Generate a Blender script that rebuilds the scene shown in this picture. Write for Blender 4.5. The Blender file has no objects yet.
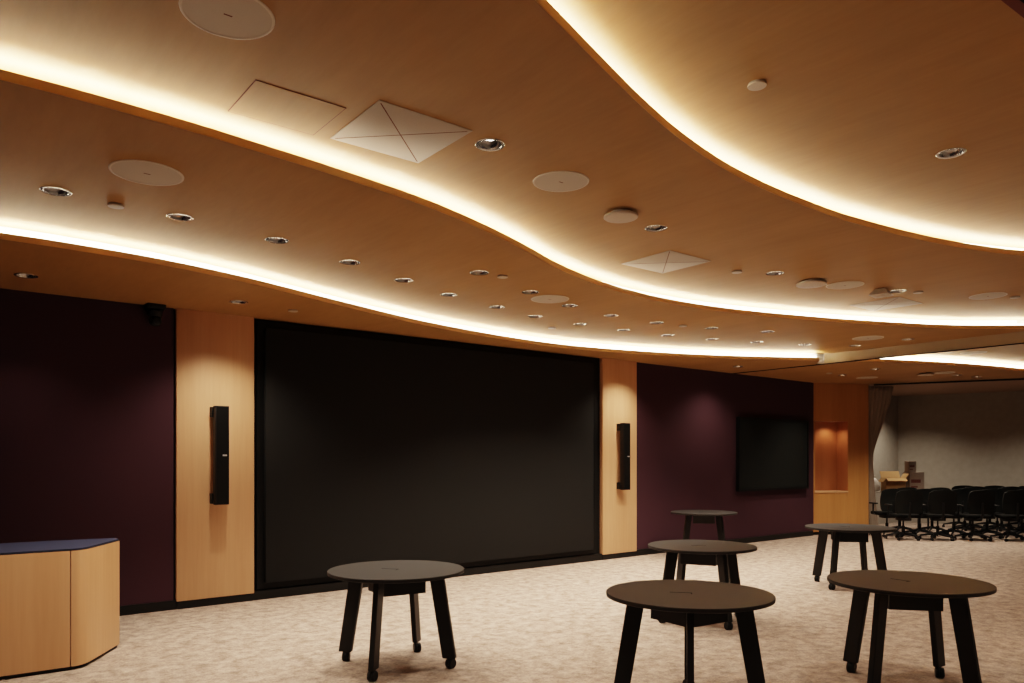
import bpy, bmesh, math, random
from mathutils import Vector, Matrix
from mathutils.geometry import tessellate_polygon
random.seed(7)
R = math.radians
C = bpy.context.scene.collection
scene = bpy.context.scene

# ------------------------------------------------------------------ materials
def newmat(name):
    m = bpy.data.materials.new(name); m.use_nodes = True
    nt = m.node_tree; b = nt.nodes['Principled BSDF']
    return m, nt, b
def plain(name, col, rough=.5, metal=0, spec=.5, bump=0, bscale=200):
    m, nt, b = newmat(name)
    b.inputs['Base Color'].default_value = (*col, 1); b.inputs['Roughness'].default_value = rough
    b.inputs['Metallic'].default_value = metal; b.inputs['Specular IOR Level'].default_value = spec
    tc = nt.nodes.new('ShaderNodeTexCoord')
    n = nt.nodes.new('ShaderNodeTexNoise'); n.inputs['Scale'].default_value = bscale
    nt.links.new(tc.outputs['Object'], n.inputs['Vector'])
    mx = nt.nodes.new('ShaderNodeMix'); mx.data_type = 'RGBA'
    mx.inputs['A'].default_value = (*[c*.88 for c in col], 1); mx.inputs['B'].default_value = (*[min(1, c*1.12) for c in col], 1)
    nt.links.new(n.outputs['Fac'], mx.inputs['Factor']); nt.links.new(mx.outputs['Result'], b.inputs['Base Color'])
    if bump:
        bp = nt.nodes.new('ShaderNodeBump'); bp.inputs['Strength'].default_value = bump; bp.inputs['Distance'].default_value = .002
        nt.links.new(n.outputs['Fac'], bp.inputs['Height']); nt.links.new(bp.outputs['Normal'], b.inputs['Normal'])
    return m
def wood(name, dark, light, grain, rough=.45, spec=.35):
    """veneer; grain = per-axis noise frequencies (low along the grain)"""
    m, nt, b = newmat(name)
    geo = nt.nodes.new('ShaderNodeNewGeometry')
    mp = nt.nodes.new('ShaderNodeMapping'); mp.inputs['Scale'].default_value = grain
    nt.links.new(geo.outputs['Position'], mp.inputs['Vector'])
    n = nt.nodes.new('ShaderNodeTexNoise'); n.inputs['Scale'].default_value = 1; n.inputs['Detail'].default_value = 5; n.inputs['Roughness'].default_value = .65
    nt.links.new(mp.outputs['Vector'], n.inputs['Vector'])
    mp2 = nt.nodes.new('ShaderNodeMapping'); mp2.inputs['Scale'].default_value = [g*.18 for g in grain]
    nt.links.new(geo.outputs['Position'], mp2.inputs['Vector'])
    n2 = nt.nodes.new('ShaderNodeTexNoise'); n2.inputs['Scale'].default_value = 1
    nt.links.new(mp2.outputs['Vector'], n2.inputs['Vector'])
    ad = nt.nodes.new('ShaderNodeMath'); ad.operation = 'ADD'
    mu = nt.nodes.new('ShaderNodeMath'); mu.operation = 'MULTIPLY'; mu.inputs[1].default_value = .5
    nt.links.new(n.outputs['Fac'], ad.inputs[0]); nt.links.new(n2.outputs['Fac'], ad.inputs[1]); nt.links.new(ad.outputs[0], mu.inputs[0])
    cr = nt.nodes.new('ShaderNodeValToRGB')
    cr.color_ramp.elements[0].position = .3; cr.color_ramp.elements[0].color = (*dark, 1)
    cr.color_ramp.elements[1].position = .7; cr.color_ramp.elements[1].color = (*light, 1)
    nt.links.new(mu.outputs[0], cr.inputs['Fac']); nt.links.new(cr.outputs['Color'], b.inputs['Base Color'])
    b.inputs['Roughness'].default_value = rough; b.inputs['Specular IOR Level'].default_value = spec
    return m
def emit(name, col, strength):
    m, nt, b = newmat(name)
    b.inputs['Base Color'].default_value = (*col, 1)
    b.inputs['Emission Color'].default_value = (*col, 1); b.inputs['Emission Strength'].default_value = strength
    return m
def carpet_mat():
    m, nt, b = newmat('beige mottled carpet')
    geo = nt.nodes.new('ShaderNodeNewGeometry')
    def noise(sc, det, rough=.6, stretch=(1, 1, 1)):
        mp = nt.nodes.new('ShaderNodeMapping'); mp.inputs['Scale'].default_value = stretch
        nt.links.new(geo.outputs['Position'], mp.inputs['Vector'])
        n = nt.nodes.new('ShaderNodeTexNoise'); n.inputs['Scale'].default_value = sc; n.inputs['Detail'].default_value = det; n.inputs['Roughness'].default_value = rough
        nt.links.new(mp.outputs['Vector'], n.inputs['Vector']); return n
    a = noise(8.5, 8, .78); f = noise(70, 3)
    cr = nt.nodes.new('ShaderNodeValToRGB')
    cr.color_ramp.elements[0].position = .34; cr.color_ramp.elements[0].color = (.15, .107, .087, 1)
    cr.color_ramp.elements[1].position = .64; cr.color_ramp.elements[1].color = (.43, .335, .275, 1)
    nt.links.new(a.outputs['Fac'], cr.inputs['Fac'])
    mx = nt.nodes.new('ShaderNodeMix'); mx.data_type = 'RGBA'; mx.blend_type = 'OVERLAY'; mx.inputs['Factor'].default_value = .5
    nt.links.new(cr.outputs['Color'], mx.inputs['A'])
    cr2 = nt.nodes.new('ShaderNodeValToRGB')
    cr2.color_ramp.elements[0].position = .3; cr2.color_ramp.elements[0].color = (.32, .32, .32, 1)
    cr2.color_ramp.elements[1].position = .7; cr2.color_ramp.elements[1].color = (.68, .68, .68, 1)
    nt.links.new(f.outputs['Fac'], cr2.inputs['Fac']); nt.links.new(cr2.outputs['Color'], mx.inputs['B'])
    nt.links.new(mx.outputs['Result'], b.inputs['Base Color'])
    b.inputs['Roughness'].default_value = .95; b.inputs['Specular IOR Level'].default_value = .1
    bp = nt.nodes.new('ShaderNodeBump'); bp.inputs['Strength'].default_value = .25; bp.inputs['Distance'].default_value = .004
    nt.links.new(f.outputs['Fac'], bp.inputs['Height']); nt.links.new(bp.outputs['Normal'], b.inputs['Normal'])
    return m

M = {}
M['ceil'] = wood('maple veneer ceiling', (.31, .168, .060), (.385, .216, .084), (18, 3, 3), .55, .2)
M['lip'] = wood('maple edge band', (.74, .46, .20), (.82, .52, .24), (3, 3, 30), .5, .3)
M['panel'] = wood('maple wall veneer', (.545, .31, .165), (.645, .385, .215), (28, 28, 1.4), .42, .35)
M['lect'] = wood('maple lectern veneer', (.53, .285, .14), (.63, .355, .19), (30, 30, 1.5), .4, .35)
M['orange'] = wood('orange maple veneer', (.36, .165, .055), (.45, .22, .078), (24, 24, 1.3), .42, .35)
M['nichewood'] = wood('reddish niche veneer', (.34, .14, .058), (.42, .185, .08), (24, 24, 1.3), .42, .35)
M['carpet'] = carpet_mat()
M['purple'] = plain('plum wall fabric', (.049, .0225, .031), .9, spec=.1, bump=.3, bscale=350)
M['black'] = plain('black wall', (.006, .006, .006), .7, spec=.15)
M['basebd'] = plain('black baseboard', (.007, .0065, .006), .5, spec=.25)
M['screen'] = plain('dark display glass', (.0165, .0168, .0168), .65, spec=.08, bscale=90)
M['tvglass'] = plain('tv glass', (.011, .0125, .0118), .5, spec=.1)
M['bezel'] = plain('black bezel', (.003, .003, .003), .5, spec=.2)
M['speaker'] = plain('black speaker shell', (.007, .007, .007), .5, spec=.3)
M['logo'] = plain('silver badge', (.7, .7, .7), .3, metal=.6)
M['laminate'] = plain('charcoal table laminate', (.021, .0185, .0175), .55, spec=.14, bscale=60)
M['tblk'] = plain('black table leg', (.008, .0075, .007), .5, spec=.3)
M['rubber'] = plain('black rubber', (.006, .006, .006), .6, spec=.3)
M['slot'] = plain('dark slot', (.002, .002, .002), .8, spec=.1)
M['blue'] = plain('navy top', (.022, .025, .052), .75, spec=.2, bscale=120)
M['offwhite'] = plain('off white metal', (.47, .41, .35), .6, spec=.3)
M['grille'] = plain('pale speaker grille', (.50, .43, .36), .7, spec=.2, bscale=500)
M['rim'] = plain('pale rim', (.62, .54, .46), .5, spec=.3)
M['plastic'] = plain('ivory plastic', (.50, .42, .34), .45, spec=.4)
M['chrome'] = plain('satin chrome', (.72, .70, .68), .22, metal=1)
M['reflect'] = plain('matt silver reflector', (.80, .79, .78), .12, metal=1)
M['bulkhead'] = plain('beige bulkhead paint', (.36, .27, .17), .8)
M['greyceil'] = plain('storage ceiling', (.34, .22, .15), .8)
M['greywall'] = plain('grey plaster', (.34, .30, .255), .9, spec=.1, bscale=8)
M['white'] = plain('white cove paint', (.8, .76, .68), .8)
M['curtain'] = plain('grey curtain', (.36, .30, .25), .9, spec=.1)
M['card'] = plain('brown cardboard', (.38, .225, .105), .85, spec=.1, bscale=30)
M['card2'] = plain('greyish carton', (.30, .235, .20), .85, spec=.1, bscale=30)
M['ink'] = plain('red brown print', (.16, .06, .05), .8, spec=.1)
M['bag'] = plain('white plastic', (.55, .48, .42), .4, spec=.5)
M['fabric'] = plain('black chair fabric', (.0075, .0075, .007), .9, spec=.1)
M['mesh'] = plain('black chair mesh', (.009, .010, .009), .8, spec=.2)
M['lamp'] = emit('downlight lamp', (1, .95, .88), 9)
M['led'] = emit('warm led strip', (1, .89, .69), 200)
M['ledface'] = emit('warm led diffuser face', (1, .92, .74), 16)

# ------------------------------------------------------------------ mesh helpers
def obj(name, bm, m, parent=None, smooth=True):
    me = bpy.data.meshes.new(name); bmesh.ops.recalc_face_normals(bm, faces=bm.faces); bm.to_mesh(me); bm.free()
    mats = m if isinstance(m, (list, tuple)) else [m]
    for k in mats: me.materials.append(M[k])
    if smooth:
        for p in me.polygons: p.use_smooth = True
        try: me.set_sharp_from_angle(angle=R(35))
        except Exception: pass
    o = bpy.data.objects.new(name, me); C.objects.link(o)
    if parent: o.parent = parent
    return o
def tag(o, label, cat, group=None):
    o['label'] = label; o['category'] = cat
    if group: o['group'] = group
    return o
def thing(name, label, cat, loc=(0, 0, 0), rz=0, group=None):
    o = bpy.data.objects.new(name, None); C.objects.link(o); o.empty_display_size = .1
    o.location = loc; o.rotation_euler = (0, 0, rz)
    return tag(o, label, cat, group)
def struct(name, bm, m, smooth=False):
    o = obj(name, bm, m, None, smooth); o['kind'] = 'structure'; return o
def dup(root, loc, rz, label, group=None):
    r = root.copy(); C.objects.link(r); r.location = loc; r.rotation_euler = (0, 0, rz); r['label'] = label
    if group: r['group'] = group
    for ch in list(root.children):
        c = ch.copy(); C.objects.link(c); c.parent = r
        for g in list(ch.children):
            d = g.copy(); C.objects.link(d); d.parent = c
    return r
def box(bm, lo, hi, mat=None, bevel=0):
    lo, hi = Vector(lo), Vector(hi)
    vs = [bm.verts.new((x, y, z)) for z in (lo.z, hi.z) for (x, y) in ((lo.x, lo.y), (hi.x, lo.y), (hi.x, hi.y), (lo.x, hi.y))]
    fs = [bm.faces.new([vs[i] for i in q]) for q in ((3, 2, 1, 0), (4, 5, 6, 7), (0, 1, 5, 4), (1, 2, 6, 5), (2, 3, 7, 6), (3, 0, 4, 7))]
    if bevel:
        es = list({e for f in fs for e in f.edges})
        bmesh.ops.bevel(bm, geom=es, offset=bevel, segments=2, affect='EDGES', profile=.5)
    elif mat is not None:
        bmesh.ops.transform(bm, matrix=mat, verts=vs)
    return vs
def hexa(bm, bot, top):
    """solid between two 4-point loops"""
    b = [bm.verts.new(p) for p in bot]; t = [bm.verts.new(p) for p in top]
    bm.faces.new(b[::-1]); bm.faces.new(t)
    for i in range(len(b)):
        j = (i+1) % len(b); bm.faces.new((b[i], b[j], t[j], t[i]))
def prism(bm, pts, za, zb):
    hexa(bm, [(x, y, za) for x, y in pts], [(x, y, zb) for x, y in pts])
def lathe(bm, prof, seg=40, mat=None):
    """profile of (r, z); r==0 closes with a pole"""
    rings = []; allv = []
    for r, z in prof:
        if r == 0: v = [bm.verts.new((0, 0, z))]
        else: v = [bm.verts.new((r*math.cos(2*math.pi*i/seg), r*math.sin(2*math.pi*i/seg), z)) for i in range(seg)]
        rings.append(v); allv += v
    for a, b in zip(rings, rings[1:]):
        for i in range(seg):
            j = (i+1) % seg
            if len(a) == 1 and len(b) == 1: continue
            if len(a) == 1: bm.faces.new((a[0], b[i], b[j]))
            elif len(b) == 1: bm.faces.new((a[i], a[j], b[0]))
            else: bm.faces.new((a[i], a[j], b[j], b[i]))
    if mat is not None: bmesh.ops.transform(bm, matrix=mat, verts=allv)
    return allv
def tube(bm, pts, r, seg=8):
    pts = [Vector(p) for p in pts]; rings = []
    for i, p in enumerate(pts):
        d = (pts[min(i+1, len(pts)-1)]-pts[max(i-1, 0)]).normalized()
        u = d.cross(Vector((0, 0, 1)));
        if u.length < 1e-3: u = d.cross(Vector((1, 0, 0)))
        u.normalize(); v = d.cross(u)
        rr = r[i] if isinstance(r, (list, tuple)) else r
        rings.append([bm.verts.new(p+u*rr*math.cos(2*math.pi*k/seg)+v*rr*math.sin(2*math.pi*k/seg)) for k in range(seg)])
    for a, b in zip(rings, rings[1:]):
        for k in range(seg): bm.faces.new((a[k], a[(k+1) % seg], b[(k+1) % seg], b[k]))
    bm.faces.new(rings[0][::-1]); bm.faces.new(rings[-1])
def nb(): return bmesh.new()

# ------------------------------------------------------------------ dimensions (metres; X runs along the display wall, Y towards it)
Z0, Z1, Z2, Z3 = 3.20, 3.36, 3.52, 3.68
WY = 8.57
TRX = 11.95
E0, E1 = Vector((16.03, 7.95)), Vector((18.2, 3.4))      # line where the timber ceiling stops at the storage bay
def spline(P, n=10):
    P = [Vector(p) for p in P]; out = []
    Q = [P[0]*2-P[1]]+P+[P[-1]*2-P[-2]]
    for i in range(1, len(Q)-2):
        a, b, c, d = Q[i-1], Q[i], Q[i+1], Q[i+2]
        for k in range(n):
            t = k/n
            out.append(.5*((2*b)+(c-a)*t+(2*a-5*b+4*c-d)*t*t+(3*b-a-3*c+d)*t**3))
    out.append(P[-1]); return out
c1 = spline([(-4, 7.0), (-2, 6.86), (-.6, 6.70), (.46, 6.62), (1.0, 6.62), (1.64, 6.69), (2.42, 6.90), (3.44, 7.29), (4.76, 7.745), (6.29, 8.03), (7.6, 8.05), (9.2, 7.68), (10.44, 7.16), (11.5, 6.55), (12.3, 6.09), (13.2, 5.72), (14.3, 5.37), (15.9, 5.04), (17.6, 4.8)])
c2 = spline([(-4, 4.9), (-2, 4.5), (-.8, 4.30), (.3, 4.22), (1.04, 4.245), (1.51, 4.295), (2.06, 4.37), (2.78, 4.505), (3.45, 4.715), (4.05, 4.955), (4.65, 5.225), (5.365, 5.455), (6.11, 5.585), (6.85, 5.60), (7.53, 5.525), (8.19, 5.38), (8.83, 5.19), (9.50, 4.965), (10.81, 4.41), (11.75, 3.72), (12.6, 2.9), (13.4, 1.8), (14.2, 0), (14.6, -3.8)])
c3 = spline([(-4, .7), (-2, 1.15), (-.5, 1.56), (.8, 1.99), (2.02, 2.42), (2.77, 2.685), (3.16, 2.815), (3.6, 2.94), (4.165, 3.055), (4.74, 3.115), (5.3, 3.13), (6.0, 3.105), (7.155, 2.935), (8.226, 2.61), (9.5, 1.95), (10.6, .9), (11.4, -.6), (11.8, -2.2), (11.9, -3.8)])
def norm(cv, i):
    d = (cv[min(i+1, len(cv)-1)]-cv[max(i-1, 0)]).normalized(); return Vector((-d.y, d.x))   # points to the wall side
def off(cv, o): return [p+norm(cv, i)*o for i, p in enumerate(cv)]

# ------------------------------------------------------------------ ceiling fittings (world positions)
ORD = ['first', 'second', 'third', 'fourth', 'fifth', 'sixth', 'seventh', 'eighth', 'ninth', 'tenth', 'eleventh', 'twelfth', 'thirteenth', 'fourteenth']
rowB1 = [(.704, 5.744), (1.489, 5.804), (2.258, 5.932), (3.023, 6.191), (3.744, 6.486), (4.453, 6.76), (5.25, 6.964), (5.966, 7.13), (6.774, 7.179), (7.556, 7.146), (8.352, 7.048), (9.138, 6.885), (9.905, 6.643), (10.701, 6.332)]
rowB2 = [(4.151, 5.788), (5.061, 6.13), (5.859, 6.391), (6.667, 6.522), (7.483, 6.50), (8.36, 6.30), (9.203, 6.006)]
downs = []   # (x, y, z, label, group)
def dl(x, y, z, lab, grp=None): downs.append((x, y, z, lab, grp))
for k, (x, y) in enumerate(rowB1):
    dl(x, y, Z1, 'silver downlight, %s from left in the long row beside the lowest glowing cove' % ORD[k], 'downlights in the long row beside the lowest cove')
for k, (x, y) in enumerate(rowB2):
    dl(x, y, Z1, 'silver downlight, %s from left in the shorter row just above the long downlight row' % ORD[k], 'downlights in the second row between the two lower coves')
dl(11.405, 5.909, Z1, 'recessed silver downlight just left of the pale speaker disc nearest the dark ceiling track', 'downlights near the dark ceiling track')
dl(11.427, 5.122, Z1, 'recessed silver downlight just right of the pale speaker disc nearest the dark ceiling track', 'downlights near the dark ceiling track')
dl(.729, 7.788, Z0, 'lit recessed downlight in the low ceiling above the left plum wall', 'downlights in the low ceiling along the display wall')
dl(2.555, 7.76, Z0, 'lit recessed downlight directly above the left wood pillar', 'downlights in the low ceiling along the display wall')
dl(11.131, 7.842, Z0, 'small recessed downlight in the low ceiling above the right plum wall', 'downlights in the low ceiling along the display wall')
dl(13.815, 7.411, Z0, 'small recessed downlight above the wood niche wall, left of the distant speaker disc', 'downlights in the far low ceiling')
dl(13.355, 6.555, Z0, 'small recessed downlight in the far low ceiling just under where the far cove glow begins', 'downlights in the far low ceiling')
dl(15.537, 6.058, Z0, 'small recessed downlight in the far low ceiling right of the distant round speaker', 'downlights in the far low ceiling')
dl(16.146, 5.95, Z0, 'small recessed downlight furthest right in the far low ceiling beside the curtain track', 'downlights in the far low ceiling')
dl(2.738, 3.703, Z2, 'large lit recessed downlight just right of the white square ceiling vent', 'downlights between the middle and top coves')
dl(4.812, 4.189, Z2, 'recessed silver downlight right of the round ceiling detector, above the second square vent', 'downlights between the middle and top coves')
dl(6.943, 4.444, Z2, 'recessed silver downlight between the small sprinkler disc and the right round detector', 'downlights between the middle and top coves')
dl(8.79, 4.05, Z2, 'recessed silver downlight just right of the domed detector over the rightmost square vent', 'downlights between the middle and top coves')
dl(5.513, 2.187, Z3, 'lone recessed silver downlight in the top ceiling beyond the upper right cove', None)
DR = .075
def circ(x, y, r, n=24): return [Vector((x+r*math.cos(2*math.pi*i/n), y+r*math.sin(2*math.pi*i/n), 0)) for i in range(n)]
def ceil_poly(outer, z, name='ceiling', m='ceil'):
    holes = [circ(x, y, DR) for (x, y, zz, _, _) in downs if abs(zz-z) < .01]
    loops = [[Vector((p[0], p[1], 0)) for p in outer]]
    # keep only holes inside this polygon
    def inside(pt):
        c = False; n = len(outer)
        for i in range(n):
            a, b = outer[i], outer[(i+1) % n]
            if (a[1] > pt.y) != (b[1] > pt.y) and pt.x < (b[0]-a[0])*(pt.y-a[1])/(b[1]-a[1])+a[0]: c = not c
        return c
    loops += [h[::-1] for h in holes if all(inside(p) for p in h)]
    tris = tessellate_polygon(loops)
    flat = [p for l in loops for p in l]
    bm = nb(); vs = [bm.verts.new((p.x, p.y, z)) for p in flat]
    for t in tris:
        try: bm.faces.new([vs[i] for i in t])
        except ValueError: pass
    return struct(name, bm, m)
N = lambda cv: [(p.x, p.y) for p in cv]
def upto(cv, xmax): return [p for p in cv if p.x < xmax]
COVE = .26
# low ceiling along the wall
c1end = [p for p in c1 if p.x < 11.53]+[Vector((TRX-.03, 6.86)), Vector((TRX+.06, 6.30))]+[p for p in c1 if 12.1 < p.x < 17.55]
ceil_poly([(-4, WY+.5)] + N(c1end) + [(17.62, 4.8)][:0] + [(E0.x+(E1.x-E0.x)*.70, E0.y+(E1.y-E0.y)*.70), (E0.x, E0.y), (15.98, 9.2)], Z0)
# second ceiling (split at the dark track)
o1 = off(c1, COVE)
ceil_poly(N(upto(o1, TRX)) [::1] + [(TRX, c1[[i for i, p in enumerate(c1) if p.x < TRX][-1]].y+.3), (TRX, 3.56)] + N([p for p in c2 if p.x < TRX])[::-1], Z1)
far = [p for p in o1 if p.x > TRX+.1]
ceil_poly([(TRX+.1, 6.55)] + N(far) + [(19, 4.8), (19, -4), (TRX+.1, -4)], Z1)
# third and top ceilings
o2 = off(c2, COVE)
o3 = off(c3, COVE)
ceil_poly(N([p for p in o2 if p.x < TRX]) + [(TRX, 3.6), (TRX, -3.8)] + N(c3)[::-1], Z2)
ceil_poly(N(o3) + [(TRX, -4.0), (-4, -4.0)], Z3)

# lips, cove linings, led strips
def lip(cv, z, i0=0, i1=None):
    i1 = i1 or len(cv)
    bm = nb(); sec = [(-.001, .0015), (-.001, .05), (.02, .05), (.02, .0015)]
    rows = [[bm.verts.new((*(cv[i]+norm(cv, i)*a), z+h)) for a, h in sec] for i in range(i0, i1)]
    for r0, r1 in zip(rows, rows[1:]):
        for k in range(len(sec)):
            k2 = (k+1) % len(sec); bm.faces.new((r0[k], r1[k], r1[k2], r0[k2]))
    bm.faces.new(rows[0]); bm.faces.new(rows[-1])
    return bm
def lining(cv, z):
    bm = nb(); sec = [(.02, .045), (COVE, .045), (COVE, .16)]
    rows = [[bm.verts.new((*(p+norm(cv, i)*a), z+h)) for a, h in sec] for i, p in enumerate(cv)]
    for r0, r1 in zip(rows, rows[1:]):
        for k in range(2): bm.faces.new((r0[k], r1[k], r1[k+1], r0[k+1]))
    return bm
for n, (cv, z) in enumerate(((c1, Z0), (c2, Z1), (c3, Z2))):
    for part in ((cv,) if n else ([p for p in cv if p.x < 11.60], [p for p in cv if p.x > TRX+.1])):
        struct('trim_%d' % (n+1), lip([p for p in part if n or p.x < 11.53 or p.x > 12], z), 'lip')
        struct('trim_%d' % (n+4), lining(part, z), 'white')
def led(cv, z, xa, xb, label):
    bm = nb(); idx = [i for i, p in enumerate(cv) if xa < p.x < xb]
    sec = [(.11, .046), (.11, .088), (.15, .072), (.15, .046)]
    rows = [[bm.verts.new((*(cv[i]+norm(cv, i)*a), z+h)) for a, h in sec] for i in idx]
    for r0, r1 in zip(rows, rows[1:]):
        for k in range(4): bm.faces.new((r0[k], r1[k], r1[(k+1) % 4], r0[(k+1) % 4]))
    bm.faces.new(rows[0]); bm.faces.new(rows[-1])
    bm.normal_update()
    for f in bm.faces: f.material_index = 1
    for q, f in enumerate(list(bm.faces)[:-2]):
        if q % 4 == 1: f.material_index = 0
    bm.faces.ensure_lookup_table(); bm.faces[-1].material_index = 0
    tag(obj('cove_light', bm, ('led', 'ledface'), None, False), label, 'light', 'warm light strips in the ceiling coves')
led(c1, Z0, -3.5, 11.56, 'warm glowing light strip in the lowest curved cove above the big screen')
led(c1, Z0, 12.12, 17.4, 'warm glowing light strip in the far curved cove beyond the dark ceiling track')
led(c2, Z1, -3.5, 11.9, 'warm glowing light strip in the middle curved cove running from left to right edge')
led(c3, Z2, -3.5, 11.0, 'warm glowing light strip in the top curved cove at upper right')

bm = nb(); e = [p for p in o1 if p.x < 11.80][-1]; q = [p for p in o1 if p.x < 11.66][-1]
hexa(bm, [(q.x, q.y, Z0), (TRX, e.y, Z0), (TRX, e.y+.02, Z0), (q.x, q.y+.02, Z0)], [(q.x, q.y, Z1), (TRX, e.y, Z1), (TRX, e.y+.02, Z1), (q.x, q.y+.02, Z1)]); struct('trim_8', bm, 'white')
# downstand and track across the ceiling
bm = nb(); box(bm, (TRX, -4, Z0), (TRX+.1, 6.86, Z3)); struct('trim_7', bm, 'bulkhead')
bm = nb(); box(bm, (TRX-.02, -4, Z0-.012), (TRX+.012, WY-.01, Z0+.0))
tag(obj('partition_track', bm, 'slot', None, False), 'thin black folding partition track crossing the ceiling from the right plum wall', 'track')
# black curtain track at the storage opening
d = (E1-E0).normalized(); nrm = Vector((d.y, -d.x))
bm = nb(); a = E0+d*.05; b = E0+d*3.6
prism(bm, [tuple(a-nrm*.02), tuple(b-nrm*.02), tuple(b+nrm*.03), tuple(a+nrm*.03)], Z0-.03, Z0-.002)
tag(obj('curtain_track', bm, 'slot', None, False), 'thin black curtain track along the ceiling edge above the stacked chairs', 'track')

# ------------------------------------------------------------------ room shell
bm = nb(); box(bm, (-4.2, -4.2, -.1), (23, 9.6, 0)); struct('floor', bm, 'carpet')
bm = nb(); box(bm, (-4.2, WY, 0), (14.76, WY+.2, 3.6)); struct('wall_front', bm, 'black')
bm = nb(); box(bm, (-4.2, -4.2, 0), (-4, WY+.2, 3.9)); struct('wall_left', bm, 'purple')
bm = nb(); box(bm, (-4.2, -4.2, 0), (23, -4, 3.9)); struct('wall_back', bm, 'greywall')
bm = nb(); prism(bm, [(15.2, 9.0), (19.55, 9.0), (19.55, 9.2), (15.2, 9.2)], 0, 3.25); struct('wall_storage_left', bm, 'greywall')
bm = nb(); prism(bm, [(19.53, 9.05), (22.0, 1.0), (22.2, 1.06), (19.75, 9.15)], 0, 3.25); struct('wall_storage_back', bm, 'greywall')
bm = nb(); prism(bm, [(21.9, 1.1), (21.9, -4), (22.1, -4), (22.1, 1.1)], 0, 3.9); struct('wall_right', bm, 'greywall')
bm = nb()
e2 = E0+d*3.5
prism(bm, [(E0.x+.02, E0.y+.06), (e2.x+.03, e2.y), (19, 3.5), (23, 3.5), (23, 9.6), (16.0, 9.6)], Z0-.004, Z0+.03); struct('ceiling', bm, 'greyceil')
# plum fabric wall faces
bm = nb(); box(bm, (-4, WY-.05, .10), (2.12, WY, Z0)); struct('wall_front_left', bm, 'purple')
bm = nb(); box(bm, (9.29, WY-.03, .10), (14.76, WY, Z0)); struct('wall_front_right', bm, 'purple')
bm = nb(); box(bm, (-4, WY-.06, 0), (14.70, WY, .10)); struct('baseboard_front', bm, 'basebd')
# wood pillars
def pillar(xa, xb, label):
    t = thing('wood_pillar', label, 'wall panel', ((xa+xb)/2, WY, 0), 0, 'wood pillars beside the big screen')
    w = (xb-xa)/2
    bm = nb(); box(bm, (-w, -.075, .085), (w, 0, Z0), bevel=.003); obj('panel', bm, 'panel', t)
    bm = nb(); box(bm, (-w+.01, -.068, .0), (w-.01, -.0, .083)); obj('plinth', bm, 'basebd', t, False)
    return t
pillar(2.145, 2.97, 'pale wood pillar panel left of the big black screen')
pillar(8.50, 9.285, 'pale wood pillar panel right of the big black screen')
# big display
t = thing('video_wall', 'huge black wall display between the two wood pillars', 'screen', (5.7, WY, 0))
bm = nb(); box(bm, (-2.61, -.11, .19), (2.565, -.03, 3.09), bevel=.004); obj('display_panel', bm, 'screen', t)
bm = nb()
box(bm, (-2.69, -.05, .12), (-2.61, 0, 3.17)); box(bm, (2.565, -.05, .12), (2.68, 0, 3.17)); box(bm, (-2.61, -.05, 3.09), (2.565, 0, 3.17)); box(bm, (-2.61, -.05, .12), (2.565, 0, .19))
obj('frame', bm, 'bezel', t, False)
# flat tv on the right plum wall
t = thing('television', 'black flat screen television mounted on the right plum wall', 'television', (13.235, WY-.05, 1.69))
bm = nb(); w, h = 1.20, .70
for lo, hi in (((-w, -.07, -h), (w, 0, -h+.045)), ((-w, -.07, h-.045), (w, 0, h)), ((-w, -.07, -h+.045), (-w+.045, 0, h-.045)), ((w-.045, -.07, -h+.045), (w, 0, h-.045))): box(bm, lo, hi)
obj('bezel', bm, 'bezel', t, False)
bm = nb(); box(bm, (-w+.045, -.055, -h+.045), (w-.045, -.0, h-.045)); obj('screen', bm, 'tvglass', t, False)
bm = nb(); box(bm, (-.4, 0, -.3), (.4, .02, .3)); obj('wall_mount', bm, 'speaker', t, False)
# column loudspeakers
def column(x, label, yface):
    t = thing('column_speaker', label, 'speaker', (x, yface, 1.64), 0, 'slim black column speakers on the wood pillars')
    bm = nb(); box(bm, (-.085, -.15, -.535), (.062, -.06, .535), bevel=.006); obj('cabinet', bm, 'speaker', t)
    bm = nb(); box(bm, (-.076, -.156, -.525), (.053, -.151, .525)); obj('grille', bm, 'bezel', t, False)
    bm = nb(); box(bm, (-.01, -.1585, -.008), (.035, -.1561, .008)); obj('badge', bm, 'logo', t, False)
    for zz in (-.47, .47):
        bm = nb(); box(bm, (-.10, -.07, zz-.055), (-.06, 0, zz+.055)); box(bm, (-.10, -.012, zz-.055), (.05, 0, zz+.055)); obj('wall_bracket', bm, 'speaker', t, False)
    return t
column(2.585, 'slim black column speaker on the left wood pillar', WY-.075)
column(8.91, 'slim black column speaker on the right wood pillar', WY-.075)
# ceiling camera in the corner of the left plum wall
t = thing('security_camera', 'small black pan tilt camera under the ceiling left of the left wood pillar', 'camera', (1.92, WY-.05, 3.2))
bm = nb(); box(bm, (-.09, -.16, -.05), (.09, 0, 0), bevel=.008); obj('mounting_bracket', bm, 'speaker', t)
bm = nb(); lathe(bm, [(0, -.05), (.055, -.05), (.07, -.07), (.07, -.11), (.06, -.125), (0, -.125)], 24, Matrix.Translation((0, -.08, 0))); obj('base', bm, 'speaker', t)
bm = nb(); lathe(bm, [(0, -.055), (.04, -.05), (.058, -.03), (.062, 0), (.058, .03), (.04, .05), (0, .055)], 20, Matrix.Translation((0, -.08, -.165)))
hd = obj('camera_head', bm, 'speaker', t)
bm = nb(); lathe(bm, [(0, .085), (.022, .085), (.03, .08), (.03, .04), (0, .04)], 18, Matrix.Translation((0, -.08, -.165)) @ Matrix.Rotation(R(100), 4, 'X')); obj('lens', bm, 'bezel', hd)

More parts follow.
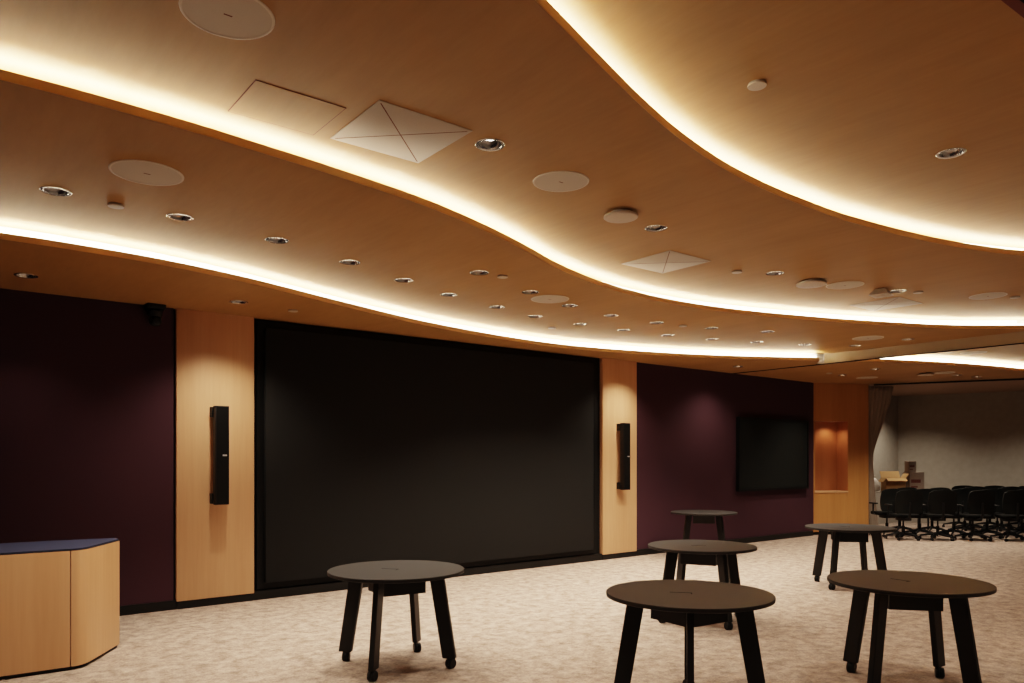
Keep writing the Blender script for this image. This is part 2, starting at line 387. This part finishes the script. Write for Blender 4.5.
# splayed timber wall with lit niche
S0, S1 = Vector((14.74, 8.57)), Vector((15.985, 7.985))
sd = (S1-S0); SL = sd.length; sd.normalize(); ang = math.atan2(sd.y, sd.x)
MS = Matrix.Translation((S0.x, S0.y, 0)) @ Matrix.Rotation(ang, 4, 'Z')      # local x along wall, -y into room
na, nbx, nz0, nz1 = .075, .875, .92, 2.40
bm = nb()
for lo, hi in (((0, 0, 0.06), (na, .42, Z0)), ((nbx, 0, 0.06), (SL, .42, Z0)), ((na, 0, nz1), (nbx, .42, Z0)), ((na, .02, 0.06), (nbx, .42, nz0-.03))):
    box(bm, lo, hi, MS)
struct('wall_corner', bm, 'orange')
bm = nb(); box(bm, (0.0, .03, 0), (SL, .4, .06), MS); struct('baseboard_corner', bm, 'basebd')
t = thing('wall_niche', 'orange wood display niche with downlight set into the splayed corner wall', 'niche', (S0.x, S0.y, 0), ang)
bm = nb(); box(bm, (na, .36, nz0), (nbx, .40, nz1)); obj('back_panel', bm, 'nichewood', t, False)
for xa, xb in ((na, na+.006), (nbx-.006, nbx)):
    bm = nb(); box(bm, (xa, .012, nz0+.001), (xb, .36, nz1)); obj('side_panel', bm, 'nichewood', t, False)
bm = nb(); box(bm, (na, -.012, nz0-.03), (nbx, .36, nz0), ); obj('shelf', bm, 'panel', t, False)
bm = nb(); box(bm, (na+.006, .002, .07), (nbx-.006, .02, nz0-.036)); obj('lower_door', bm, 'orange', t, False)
bm = nb(); lathe(bm, [(0, nz1-.012), (.035, nz1-.012), (.045, nz1)], 20, Matrix.Translation((na+.5, .15, 0))); obj('niche_lamp', bm, 'plastic', t)

# lectern
t = thing('lectern', 'low pale wood lectern cabinet with navy top at the left edge', 'lectern', (0, 0, 0))
H = .905
def arc(p, q, r, n=6):
    return None
corner = [(.90, 6.545)]
# rounded bend between the front and the chamfer
for k in range(0, 9):
    f = k/8; u = (1-f)**2; v = 2*f*(1-f); w_ = f*f
    corner.append((.93*u+.985*v+1.05*w_, 6.543*u+6.545*v+6.645*w_))
corner += [(1.335, 7.10), (1.335, 7.21)]
bm = nb(); prism(bm, [(-.9, 6.60), (.894, 6.545), (.894, 7.30), (-.9, 7.45)], .03, H); obj('front_panel', bm, 'lect', t, False)
bm = nb(); prism(bm, corner+[(.90, 7.30)], .03, H); obj('corner_panel', bm, 'lect', t)
pl_ = [(-.88, 6.62), (.92, 6.565), (1.03, 6.66), (1.315, 7.105), (1.315, 7.19), (-.88, 7.43)]
bm = nb(); prism(bm, pl_, 0, .03); obj('plinth', bm, 'basebd', t, False)
top = [(-.9, 6.60), (.894, 6.545)]+corner[1:]+[(.90, 7.30), (-.9, 7.45)]
bm = nb(); prism(bm, top, H, H+.006); obj('edge_strip', bm, 'basebd', t, False)
ctr = Vector((.2, 6.98))
bm = nb(); prism(bm, [tuple(ctr+(Vector(p)-ctr)*.992) for p in top], H+.006, H+.016); obj('top', bm, 'blue', t, False)

# ------------------------------------------------------------------ tables
def make_table(label, loc, rz):
    t = thing('round_table', label, 'table', loc, rz, 'round black meeting tables on castors')
    TH = .745; r = .525
    bm = nb(); lathe(bm, [(0, TH-.028), (r-.012, TH-.028), (r-.001, TH-.024), (r, TH-.003), (r-.003, TH), (0, TH)], 96); obj('tabletop', bm, 'laminate', t)
    bm = nb(); box(bm, (-.015, -.02, TH), (0, .12, TH+.0012)); box(bm, (-.05, -.02, TH), (-.015, -.012, TH+.0012)); obj('cable_hatch', bm, 'slot', t, False)
    bm = nb(); q = .24
    pts = [(q*math.cos(R(a)), q*math.sin(R(a))) for a in (0, 90, 180, 270)]
    prism(bm, pts, TH-.175, TH-.029); obj('apron_box', bm, 'tblk', t, False)
    for k in range(4):
        m = Matrix.Rotation(R(90*k), 4, 'Z')
        bm = nb(); th = .020
        bot = [(.380, -th, .079), (.485, -th, .079), (.485, th, .079), (.380, th, .079)]
        tp = [(.272, -th, TH-.03), (.385, -th, TH-.03), (.385, th, TH-.03), (.272, th, TH-.03)]
        hexa(bm, bot, tp)
        bmesh.ops.bevel(bm, geom=list(bm.edges), offset=.004, segments=2, affect='EDGES')
        box(bm, (.26, -.06, TH-.036), (.44, .06, TH-.0285))
        bmesh.ops.transform(bm, matrix=m, verts=bm.verts)
        lg = obj('leg', bm, 'tblk', t)
        # castor: stem, hood, twin wheels
        bm = nb(); sw = Matrix.Translation((.43, 0, 0)) @ Matrix.Rotation(R(35+70*k), 4, 'Z')
        lathe(bm, [(0, .085), (.014, .085), (.014, .05), (0, .05)], 10, sw)
        for s in (-1, 1):
            lathe(bm, [(0, -.011), (.034, -.011), (.038, -.006), (.038, .006), (.034, .011), (0, .011)], 20, sw @ Matrix.Translation((-.016, s*.017, .038)) @ Matrix.Rotation(R(90), 4, 'X'))
        lathe(bm, [(0, -.006), (.041, -.006), (.041, .006), (0, .006)], 20, sw @ Matrix.Translation((-.016, 0, .042)) @ Matrix.Rotation(R(90), 4, 'X'))
        bmesh.ops.transform(bm, matrix=m, verts=bm.verts)
        obj('castor', bm, 'rubber', lg)
    return t
t0 = make_table('round black table on castors standing alone in front of the big screen', (2.915, 5.163, 0), R(38))
for (x, y, a, lab) in ((3.87, 3.095, 40, 'round black table nearest the camera, centre foreground, one leg pointing at viewer'),
                       (6.10, 4.72, 71, 'round black table directly behind the centre foreground table'),
                       (9.98, 7.68, 83, 'round black table pushed near the right plum wall, furthest back'),
                       (9.22, 4.85, 2, 'round black table in front of the wood niche wall and stacked chairs'),
                       (5.455, 2.445, -4, 'round black table in right foreground, nearest the right edge')):
    dup(t0, (x, y, 0), R(a), lab)

# ------------------------------------------------------------------ ceiling fittings
def make_down(x, y, z, lab, grp):
    t = thing('downlight', lab, 'downlight', (x, y, z), 0, grp)
    bm = nb(); lathe(bm, [(.072, .0), (.074, -.004), (.088, -.005), (.092, -.002), (.092, .0005)], 32); obj('trim_ring', bm, 'chrome', t)
    bm = nb(); lathe(bm, [(.0725, 0), (.070, .015), (.060, .035), (.046, .055)], 32); obj('reflector', bm, 'reflect', t)
    bm = nb(); lathe(bm, [(0, .044), (.052, .044), (.05, .07), (0, .07)], 24); obj('lamp', bm, 'lamp', t)
    return t
first = None
for (x, y, z, lab, grp) in downs:
    if first is None: first = make_down(x, y, z, lab, grp)
    else:
        o = dup(first, (x, y, z), 0, lab, grp)
        if grp is None and 'group' in o: del o['group']
def ceiling_speaker(first, x, y, z, lab):
    g = 'round pale ceiling speakers'
    if first: return dup(first, (x, y, z), 0, lab, g)
    t = thing('ceiling_speaker', lab, 'speaker', (x, y, z), 0, g)
    bm = nb(); lathe(bm, [(.182, 0), (.182, -.005), (.188, -.006), (.194, -.004), (.195, 0)], 48); obj('rim', bm, 'rim', t)
    bm = nb(); lathe(bm, [(0, -.0055), (.10, -.005), (.182, -.004)], 48); obj('grille', bm, 'grille', t)
    bm = nb(); box(bm, (-.018, -.004, -.0062), (.018, .004, -.005)); obj('badge', bm, 'ink', t, False)
    return t
sp = ceiling_speaker(None, 1.046, 3.315, Z2, 'largest-looking round pale ceiling speaker at the top left edge')
for x, y, z, lab in ((1.10, 5.036, Z1, 'round pale ceiling speaker at left between the lowest and middle coves'),
                     (5.452, 6.264, Z1, 'round pale ceiling speaker amid the two rows of downlights, centre'),
                     (10.847, 5.426, Z1, 'round pale ceiling speaker beside the dark track, below the middle cove'),
                     (3.489, 3.893, Z2, 'round pale ceiling speaker between the lit downlight and the round detector'),
                     (8.029, 4.273, Z2, 'round pale ceiling speaker touching distance right of the right round detector'),
                     (9.883, 3.517, Z2, 'round pale ceiling speaker furthest right above the middle cove'),
                     (14.65, 7.35, Z0, 'small distant ceiling speaker just above the wood niche wall'),
                     (14.913, 6.05, Z0, 'small distant ceiling speaker under the far cove, right of a detector'),
                     (13.70, 5.09, Z1, 'dim round ceiling speaker beyond the dark track above the far cove')):
    o = ceiling_speaker(sp, x, y, z, lab)
    if z == Z1 and x < 11: o.scale = (1.08, 1.08, 1)
def detector(first, x, y, z, lab):
    g = 'round white ceiling detectors'
    if first: return dup(first, (x, y, z), 0, lab, g)
    t = thing('ceiling_detector', lab, 'detector', (x, y, z), 0, g)
    bm = nb(); lathe(bm, [(0, -.012), (.085, -.012), (.085, 0)], 32); obj('base', bm, 'rim', t)
    bm = nb(); lathe(bm, [(.085, -.008), (.132, -.024), (.134, -.036), (.126, -.043), (0, -.045)], 40); obj('cover', bm, 'plastic', t)
    return t
dt = detector(None, 4.30, 4.10, Z2, 'thick round white detector hanging from the ceiling, above the middle cove centre')
for x, y, z, lab in ((7.58, 4.41, Z2, 'thick round white detector left of the paired speaker, right ceiling'),
                     (14.72, 6.28, Z0, 'small distant round detector beside a speaker in the far low ceiling')):
    o = detector(dt, x, y, z, lab)
    if z == Z2: o.scale = (1.18, 1.18, 1)
# domed unit over the right vent
t = thing('projector_sensor', 'grey tapered sensor unit under the ceiling behind the rightmost square vent', 'sensor', (8.56, 4.13, Z2), R(10))
bm = nb(); hexa(bm, [(-.12, -.10, -.07), (.12, -.10, -.07), (.12, .10, -.07), (-.12, .10, -.07)], [(-.06, -.05, 0), (.06, -.05, 0), (.06, .05, 0), (-.06, .05, 0)])
obj('housing', bm, 'grille', t, False)
bm = nb(); lathe(bm, [(.05, -.07), (.04, -.08), (0, -.083)], 20); obj('sensor_dome', bm, 'plastic', t)
def smalldisc(first, x, y, z, lab):
    g = 'small flush sprinkler covers'
    if first: return dup(first, (x, y, z), 0, lab, g)
    bm = nb(); lathe(bm, [(.0, .004), (.046, .003), (.052, -.012), (.050, -.017), (0, -.018)], 28)
    o = obj('sprinkler_cover', bm, 'plastic'); o.location = (x, y, z); return tag(o, lab, 'sprinkler', g)
sd_ = smalldisc(None, 3.647, 2.446, Z3, 'small white sprinkler cover alone in the top ceiling at upper right')
for x, y, z, lab in ((3.152, 7.82, Z0, 'small pale sprinkler cover above the left end of the big screen'),
                     (13.30, 7.38, Z0, 'small pale sprinkler cover in the far low ceiling near the niche wall'),
                     (1.067, 5.792, Z1, 'small pale sprinkler cover between the first two downlights at left'),
                     (4.401, 5.75, Z1, 'small pale sprinkler cover right of the second row first downlight'),
                     (6.645, 7.594, Z1, 'small pale sprinkler cover close to the lowest cove under the centre downlights'),
                     (7.901, 6.415, Z1, 'small pale sprinkler cover in line with the second row, right of its fifth downlight'),
                     (6.564, 4.636, Z2, 'small pale sprinkler cover right of the middle square vent'),
                     (9.0, 3.92, Z2, 'small pale disc cover between the tapered sensor and the rightmost ceiling speaker'),
                     (10.177, 3.335, Z2, 'small pale sprinkler cover at the far right beside the rightmost speaker')):
    smalldisc(sd_, x, y, z, lab)
def vent(first, x, y, z, lab):
    g = 'square white ceiling vents with crossed seams'
    if first: return dup(first, (x, y, z), 0, lab, g)
    t = thing('ceiling_vent', lab, 'vent', (x, y, z), 0, g); a = .305
    bm = nb(); box(bm, (-a, -a, -.004), (a, a, 0), bevel=.001); obj('plate', bm, 'offwhite', t)
    bm = nb()
    for s in (-1, 1): box(bm, (-.40, -.003, -.0048), (.40, .003, -.0035), Matrix.Rotation(s*R(45), 4, 'Z'))
    obj('cross_seam', bm, 'ink', t, False)
    return t
v0 = vent(None, 2.236, 3.913, Z2, 'square pale vent with crossed seams beside the middle cove, upper left')
vent(v0, 5.73, 4.86, Z2, 'square pale vent with crossed seams above the middle cove, centre right')
vent(v0, 9.42, 4.49, Z2, 'square pale vent with crossed seams furthest right, under the tapered sensor')
# flush access hatch: thin reveal lines
t = thing('access_panel', 'flush wood access panel outlined in the ceiling left of the largest square vent', 'access panel', (1.585, 4.02, Z2))
bm = nb(); box(bm, (-.245, -.215, -.003), (.245, .215, 0)); obj('door', bm, 'ceil', t, False)
bm = nb()
for lo, hi in (((-.249, -.219, -.0025), (.249, -.2155, 0)), ((-.249, .2155, -.0025), (.249, .219, 0)), ((-.249, -.2155, -.0025), (-.2455, .2155, 0)), ((.2455, -.2155, -.0025), (.249, .2155, 0))): box(bm, lo, hi)
obj('reveal', bm, 'ink', t, False)
# dark slot at the top right of the frame
t = thing('ceiling_slot', 'dark framed slot in the top ceiling at the upper right corner', 'ceiling slot', (4.9, 1.17, Z3), R(-3))
bm = nb(); box(bm, (-1.2, -.075, -.012), (1.2, .085, 0)); obj('frame', bm, 'ink', t, False)
bm = nb(); box(bm, (-1.17, -.075, -.014), (1.17, .035, -.0121)); obj('opening', bm, 'slot', t, False)

# ------------------------------------------------------------------ curtain
bm = nb(); nU, nV = 60, 26; rows = []
prof = [(3.17, .60), (2.8, .53), (2.4, .39), (2.05, .26), (1.75, .165), (1.5, .15), (1.0, .19), (.5, .24), (.03, .29)]
def width(z):
    for (za, wa), (zb, wb) in zip(prof, prof[1:]):
        if zb <= z <= za: return wb+(wa-wb)*(z-zb)/(za-zb)
    return prof[-1][1]
st = Vector((16.02, 8.0)); cd = Vector((.80, -.60)).normalized(); cn = Vector((cd.y, -cd.x))
for v in range(nV+1):
    z = 3.17-(3.14)*v/nV; w = width(z); row = []
    for u in range(nU+1):
        s = u/nU; p = st+cd*(w*s-.02)-cn*(.045*math.sin(s*math.pi*2*6.5)*(.5+.5*w/.6)) - cn*.07
        row.append(bm.verts.new((p.x, p.y, z)))
    rows.append(row)
for a, b in zip(rows, rows[1:]):
    for u in range(nU): bm.faces.new((a[u], a[u+1], b[u+1], b[u]))
cu = obj('curtain', bm, 'curtain'); tag(cu, 'grey drawn back curtain gathered against the wood niche wall', 'curtain')
so = cu.modifiers.new('Solidify', 'SOLIDIFY'); so.thickness = .006

# ------------------------------------------------------------------ chairs
def make_chair(label, loc, rz):
    t = thing('office_chair', label, 'chair', loc, rz, 'black office chairs crowded in the storage bay')
    bm = nb(); box(bm, (-.24, -.23, .44), (.24, .24, .51), bevel=.03); obj('seat', bm, 'fabric', t)
    bm = nb(); g = []
    for j in range(9):
        f = j/8; z = .53+.47*f; row = []
        wd = .23+.025*math.sin(math.pi*f) - (.045 if j == 8 else .02 if j == 0 else 0)
        for i in range(9):
            s = i/8*2-1; row.append((wd*s, -.235-.06*f+.035*(1-s*s)*-1+.02*math.sin(f*3), z-(.02*s*s if j == 8 else 0)))
        g.append(row)
    fr = [[bm.verts.new(p) for p in r] for r in g]; bk = [[bm.verts.new((p[0], p[1]-.035, p[2])) for p in r] for r in g]
    for j in range(8):
        for i in range(8):
            bm.faces.new((fr[j][i], fr[j][i+1], fr[j+1][i+1], fr[j+1][i])); bm.faces.new((bk[j][i+1], bk[j][i], bk[j+1][i], bk[j+1][i+1]))
    for j in range(8):
        bm.faces.new((fr[j][0], fr[j+1][0], bk[j+1][0], bk[j][0])); bm.faces.new((fr[j][8], bk[j][8], bk[j+1][8], fr[j+1][8]))
    for i in range(8):
        bm.faces.new((fr[0][i], bk[0][i], bk[0][i+1], fr[0][i+1])); bm.faces.new((fr[8][i], fr[8][i+1], bk[8][i+1], bk[8][i]))
    obj('backrest', bm, 'mesh', t)
    bm = nb(); tube(bm, [(0, -.10, .44), (0, -.27, .43), (0, -.315, .52), (0, -.325, .75)], [.022, .024, .024, .018]); obj('back_support', bm, 'rubber', t)
    for s in (-1, 1):
        bm = nb(); tube(bm, [(s*.20, .02, .45), (s*.275, .02, .47), (s*.28, .0, .67)], .018)
        box(bm, (s*.28-.035, -.14, .67), (s*.28+.035, .13, .70), bevel=.01); obj('armrest', bm, 'rubber', t)
    bm = nb(); lathe(bm, [(0, .10), (.03, .10), (.03, .27), (.016, .27), (.016, .44), (0, .44)], 14); obj('gas_column', bm, 'rubber', t)
    bm = nb(); box(bm, (-.11, -.13, .38), (.11, .12, .445), bevel=.012); obj('tilt_mechanism', bm, 'rubber', t)
    bm = nb()
    for k in range(5):
        a = R(72*k+18); tube(bm, [(.02*math.cos(a), .02*math.sin(a), .125), (.17*math.cos(a), .17*math.sin(a), .105), (.31*math.cos(a), .31*math.sin(a), .075)], [.028, .022, .015])
    bs = obj('star_base', bm, 'rubber', t)
    for k in range(5):
        a = R(72*k+18); bm = nb()
        for s in (-1, 1):
            lathe(bm, [(0, -.009), (.026, -.009), (.030, -.004), (.030, .004), (.026, .009), (0, .009)], 14, Matrix.Translation((.31*math.cos(a), .31*math.sin(a), .030)) @ Matrix.Rotation(a+R(40*k), 4, 'Z') @ Matrix.Translation((0, s*.014, 0)) @ Matrix.Rotation(R(90), 4, 'X'))
        lathe(bm, [(0, .03), (.008, .03), (.008, .08), (0, .08)], 8, Matrix.Translation((.31*math.cos(a), .31*math.sin(a), 0)))
        obj('castor', bm, 'rubber', bs)
    return t
rws = [((15.40, 7.00), 5, 'front row'), ((15.80, 7.52), 5, 'middle row'), ((16.72, 7.66), 5, 'third row'), ((18.53, 6.94), 3, 'fourth row'), ((18.98, 7.36), 3, 'back row')]
ch0 = None
for (p0, n, nm) in rws:
    for k in range(n):
        x = p0[0]+.48*k+random.uniform(-.012, .012); y = p0[1]-.46*k+random.uniform(-.012, .012)
        a = R(-44+random.choice((0, 5, -6, 8, -8)))
        lab = 'black office chair, %s from left in the %s of stored chairs' % (ORD[k], nm)
        if ch0 is None: ch0 = make_chair(lab, (x, y, 0), a)
        else: dup(ch0, (x, y, 0), a, lab)

# ------------------------------------------------------------------ boxes behind the chairs
bt = thing('folding_table', 'low table behind the office chairs carrying cartons, mostly hidden', 'table', (17.62, 8.17, 0), R(-40))
bm = nb(); box(bm, (-.68, -.28, .83), (.68, .28, .86)); obj('tabletop', bm, 'offwhite', bt, False)
for sx in (-.62, .62):
    for sy in (-.22, .22):
        bm = nb(); box(bm, (sx-.015, sy-.015, 0), (sx+.015, sy+.015, .83)); obj('leg', bm, 'tblk', bt, False)
TBM = Matrix.Translation((17.62, 8.17, 0)) @ Matrix.Rotation(R(-40), 4, 'Z')
def onb(x, y, z): return tuple(TBM @ Vector((x, y, z)))
t = thing('cardboard_box', 'open brown cardboard box with raised flaps behind the office chairs', 'box', onb(-.08, -.05, .861), R(-46))
bm = nb(); w, dd, h, e = .21, .17, .30, .006
for lo, hi in (((-w, -dd, 0), (w, dd, e)), ((-w, -dd, e), (w, -dd+e, h)), ((-w, dd-e, e), (w, dd, h)), ((-w, -dd+e, e), (-w+e, dd-e, h)), ((w-e, -dd+e, e), (w, dd-e, h))): box(bm, lo, hi)
obj('carton', bm, 'card', t, False)
for pts in (((-w, -dd, h), (w, -dd, h), (w, -dd-.12, h-.06), (-w, -dd-.12, h-.06)), ((-w, dd, h), (w, dd, h), (w, dd+.09, h+.15), (-w, dd+.09, h+.15)), ((w, -dd, h), (w, dd, h), (w+.07, dd, h+.10), (w+.07, -dd, h+.10)), ((-w, -dd, h), (-w, dd, h), (-w-.06, dd, h-.08), (-w-.06, -dd, h-.09))):
    bm = nb(); hexa(bm, pts, [(p[0], p[1], p[2]+.006) for p in pts]); obj('flap', bm, 'card', t, False)
def carton(x, y, z, w, dd, h, rz, lab):
    t = thing('carton', lab, 'box', onb(x, y, z), R(rz), 'closed printed cartons behind the chairs')
    bm = nb(); box(bm, (-w, -dd, 0), (w, dd, h), bevel=.003); obj('body', bm, 'card2', t)
    bm = nb(); box(bm, (-w*.8, -dd-.001, h*.45), (w*.5, -dd, h*.62)); box(bm, (-w*.8, -dd-.001, h*.2), (w*.1, -dd, h*.28)); obj('printed_mark', bm, 'ink', t, False)
carton(.41, .02, .861, .165, .16, .44, -40, 'grey printed carton standing right of the open cardboard box')
carton(.34, .02, 1.302, .085, .09, .25, -36, 'small grey carton stacked on top of the printed carton')
bm = nb(); prof = [(0, 0), (.13, 0), (.17, .05), (.18, .13), (.15, .22), (.10, .28), (.05, .31), (.07, .36), (.03, .37), (0, .36)]
lathe(bm, prof, 24)
for v in bm.verts:
    a = math.atan2(v.co.y, v.co.x); k = 1+.10*math.sin(5*a+v.co.z*14)+.06*math.sin(11*a-9*v.co.z)
    v.co.x *= k; v.co.y *= k*.8
o = obj('plastic_bag', bm, 'bag'); o.location = onb(-.53, 0, .861); tag(o, 'crumpled white plastic bag left of the open cardboard box by the curtain', 'bag')

# ------------------------------------------------------------------ light
def spot(x, y, z, power, angle=95, blend=.7, col=(1, .84, .66), tgt=None):
    l = bpy.data.lights.new('downlight_beam', 'SPOT'); l.energy = power; l.color = col
    l.spot_size = R(angle); l.spot_blend = blend; l.shadow_soft_size = .05
    o = bpy.data.objects.new('downlight_beam', l); C.objects.link(o); o.location = (x, y, z-.012)
    if tgt: o.rotation_euler = (Vector(tgt)-o.location).to_track_quat('-Z', 'Y').to_euler()
    return o
for (x, y, z, lab, grp) in downs:
    if z == Z0 and x < 1: spot(x, y, z, 25, 100, .7)
    elif z == Z0 and x < 3: spot(x, y, z, 190, 118, 1)
    elif z == Z0 and x < 12: spot(x, y, z, 110, 130, 1)
    elif z == Z0: spot(x, y, z, 230, 115, 1)
    else: spot(x, y, z, 170)
spot(8.85, 7.95, Z0, 210, 118, 1)
spot(18.1, 8.0, Z0, 300, 130, .9, (1, .88, .72))
spot(18.7, 5.6, Z0, 260, 130, .9, (1, .88, .72))
for (x, y) in ((1.5, 1.0), (5.5, -.5), (9, .5), (-1.5, 3.0), (8.5, -2.5), (2, -2.5)): spot(x, y, Z3, 220, 110)
lx = MS @ Vector((na+.5, .15, nz1-.03)); l = spot(lx.x, lx.y, lx.z, 10, 140, .7, (1, .64, .44))

w = bpy.data.worlds.new('World'); scene.world = w; w.use_nodes = True
w.node_tree.nodes['Background'].inputs[0].default_value = (.012, .009, .006, 1); w.node_tree.nodes['Background'].inputs[1].default_value = 1

# ------------------------------------------------------------------ camera
cam = bpy.data.cameras.new('Camera'); co = bpy.data.objects.new('Camera', cam); C.objects.link(co)
co.location = (0, 0, 1.6); co.rotation_euler = (R(90), 0, R(-38.15))
cam.sensor_width = 36; cam.lens = 754/1024*36; cam.shift_y = (459-341.5)/1024
scene.camera = co
scene.view_settings.view_transform = 'Filmic'; scene.view_settings.look = 'Medium High Contrast'
scene.view_settings.exposure = 0
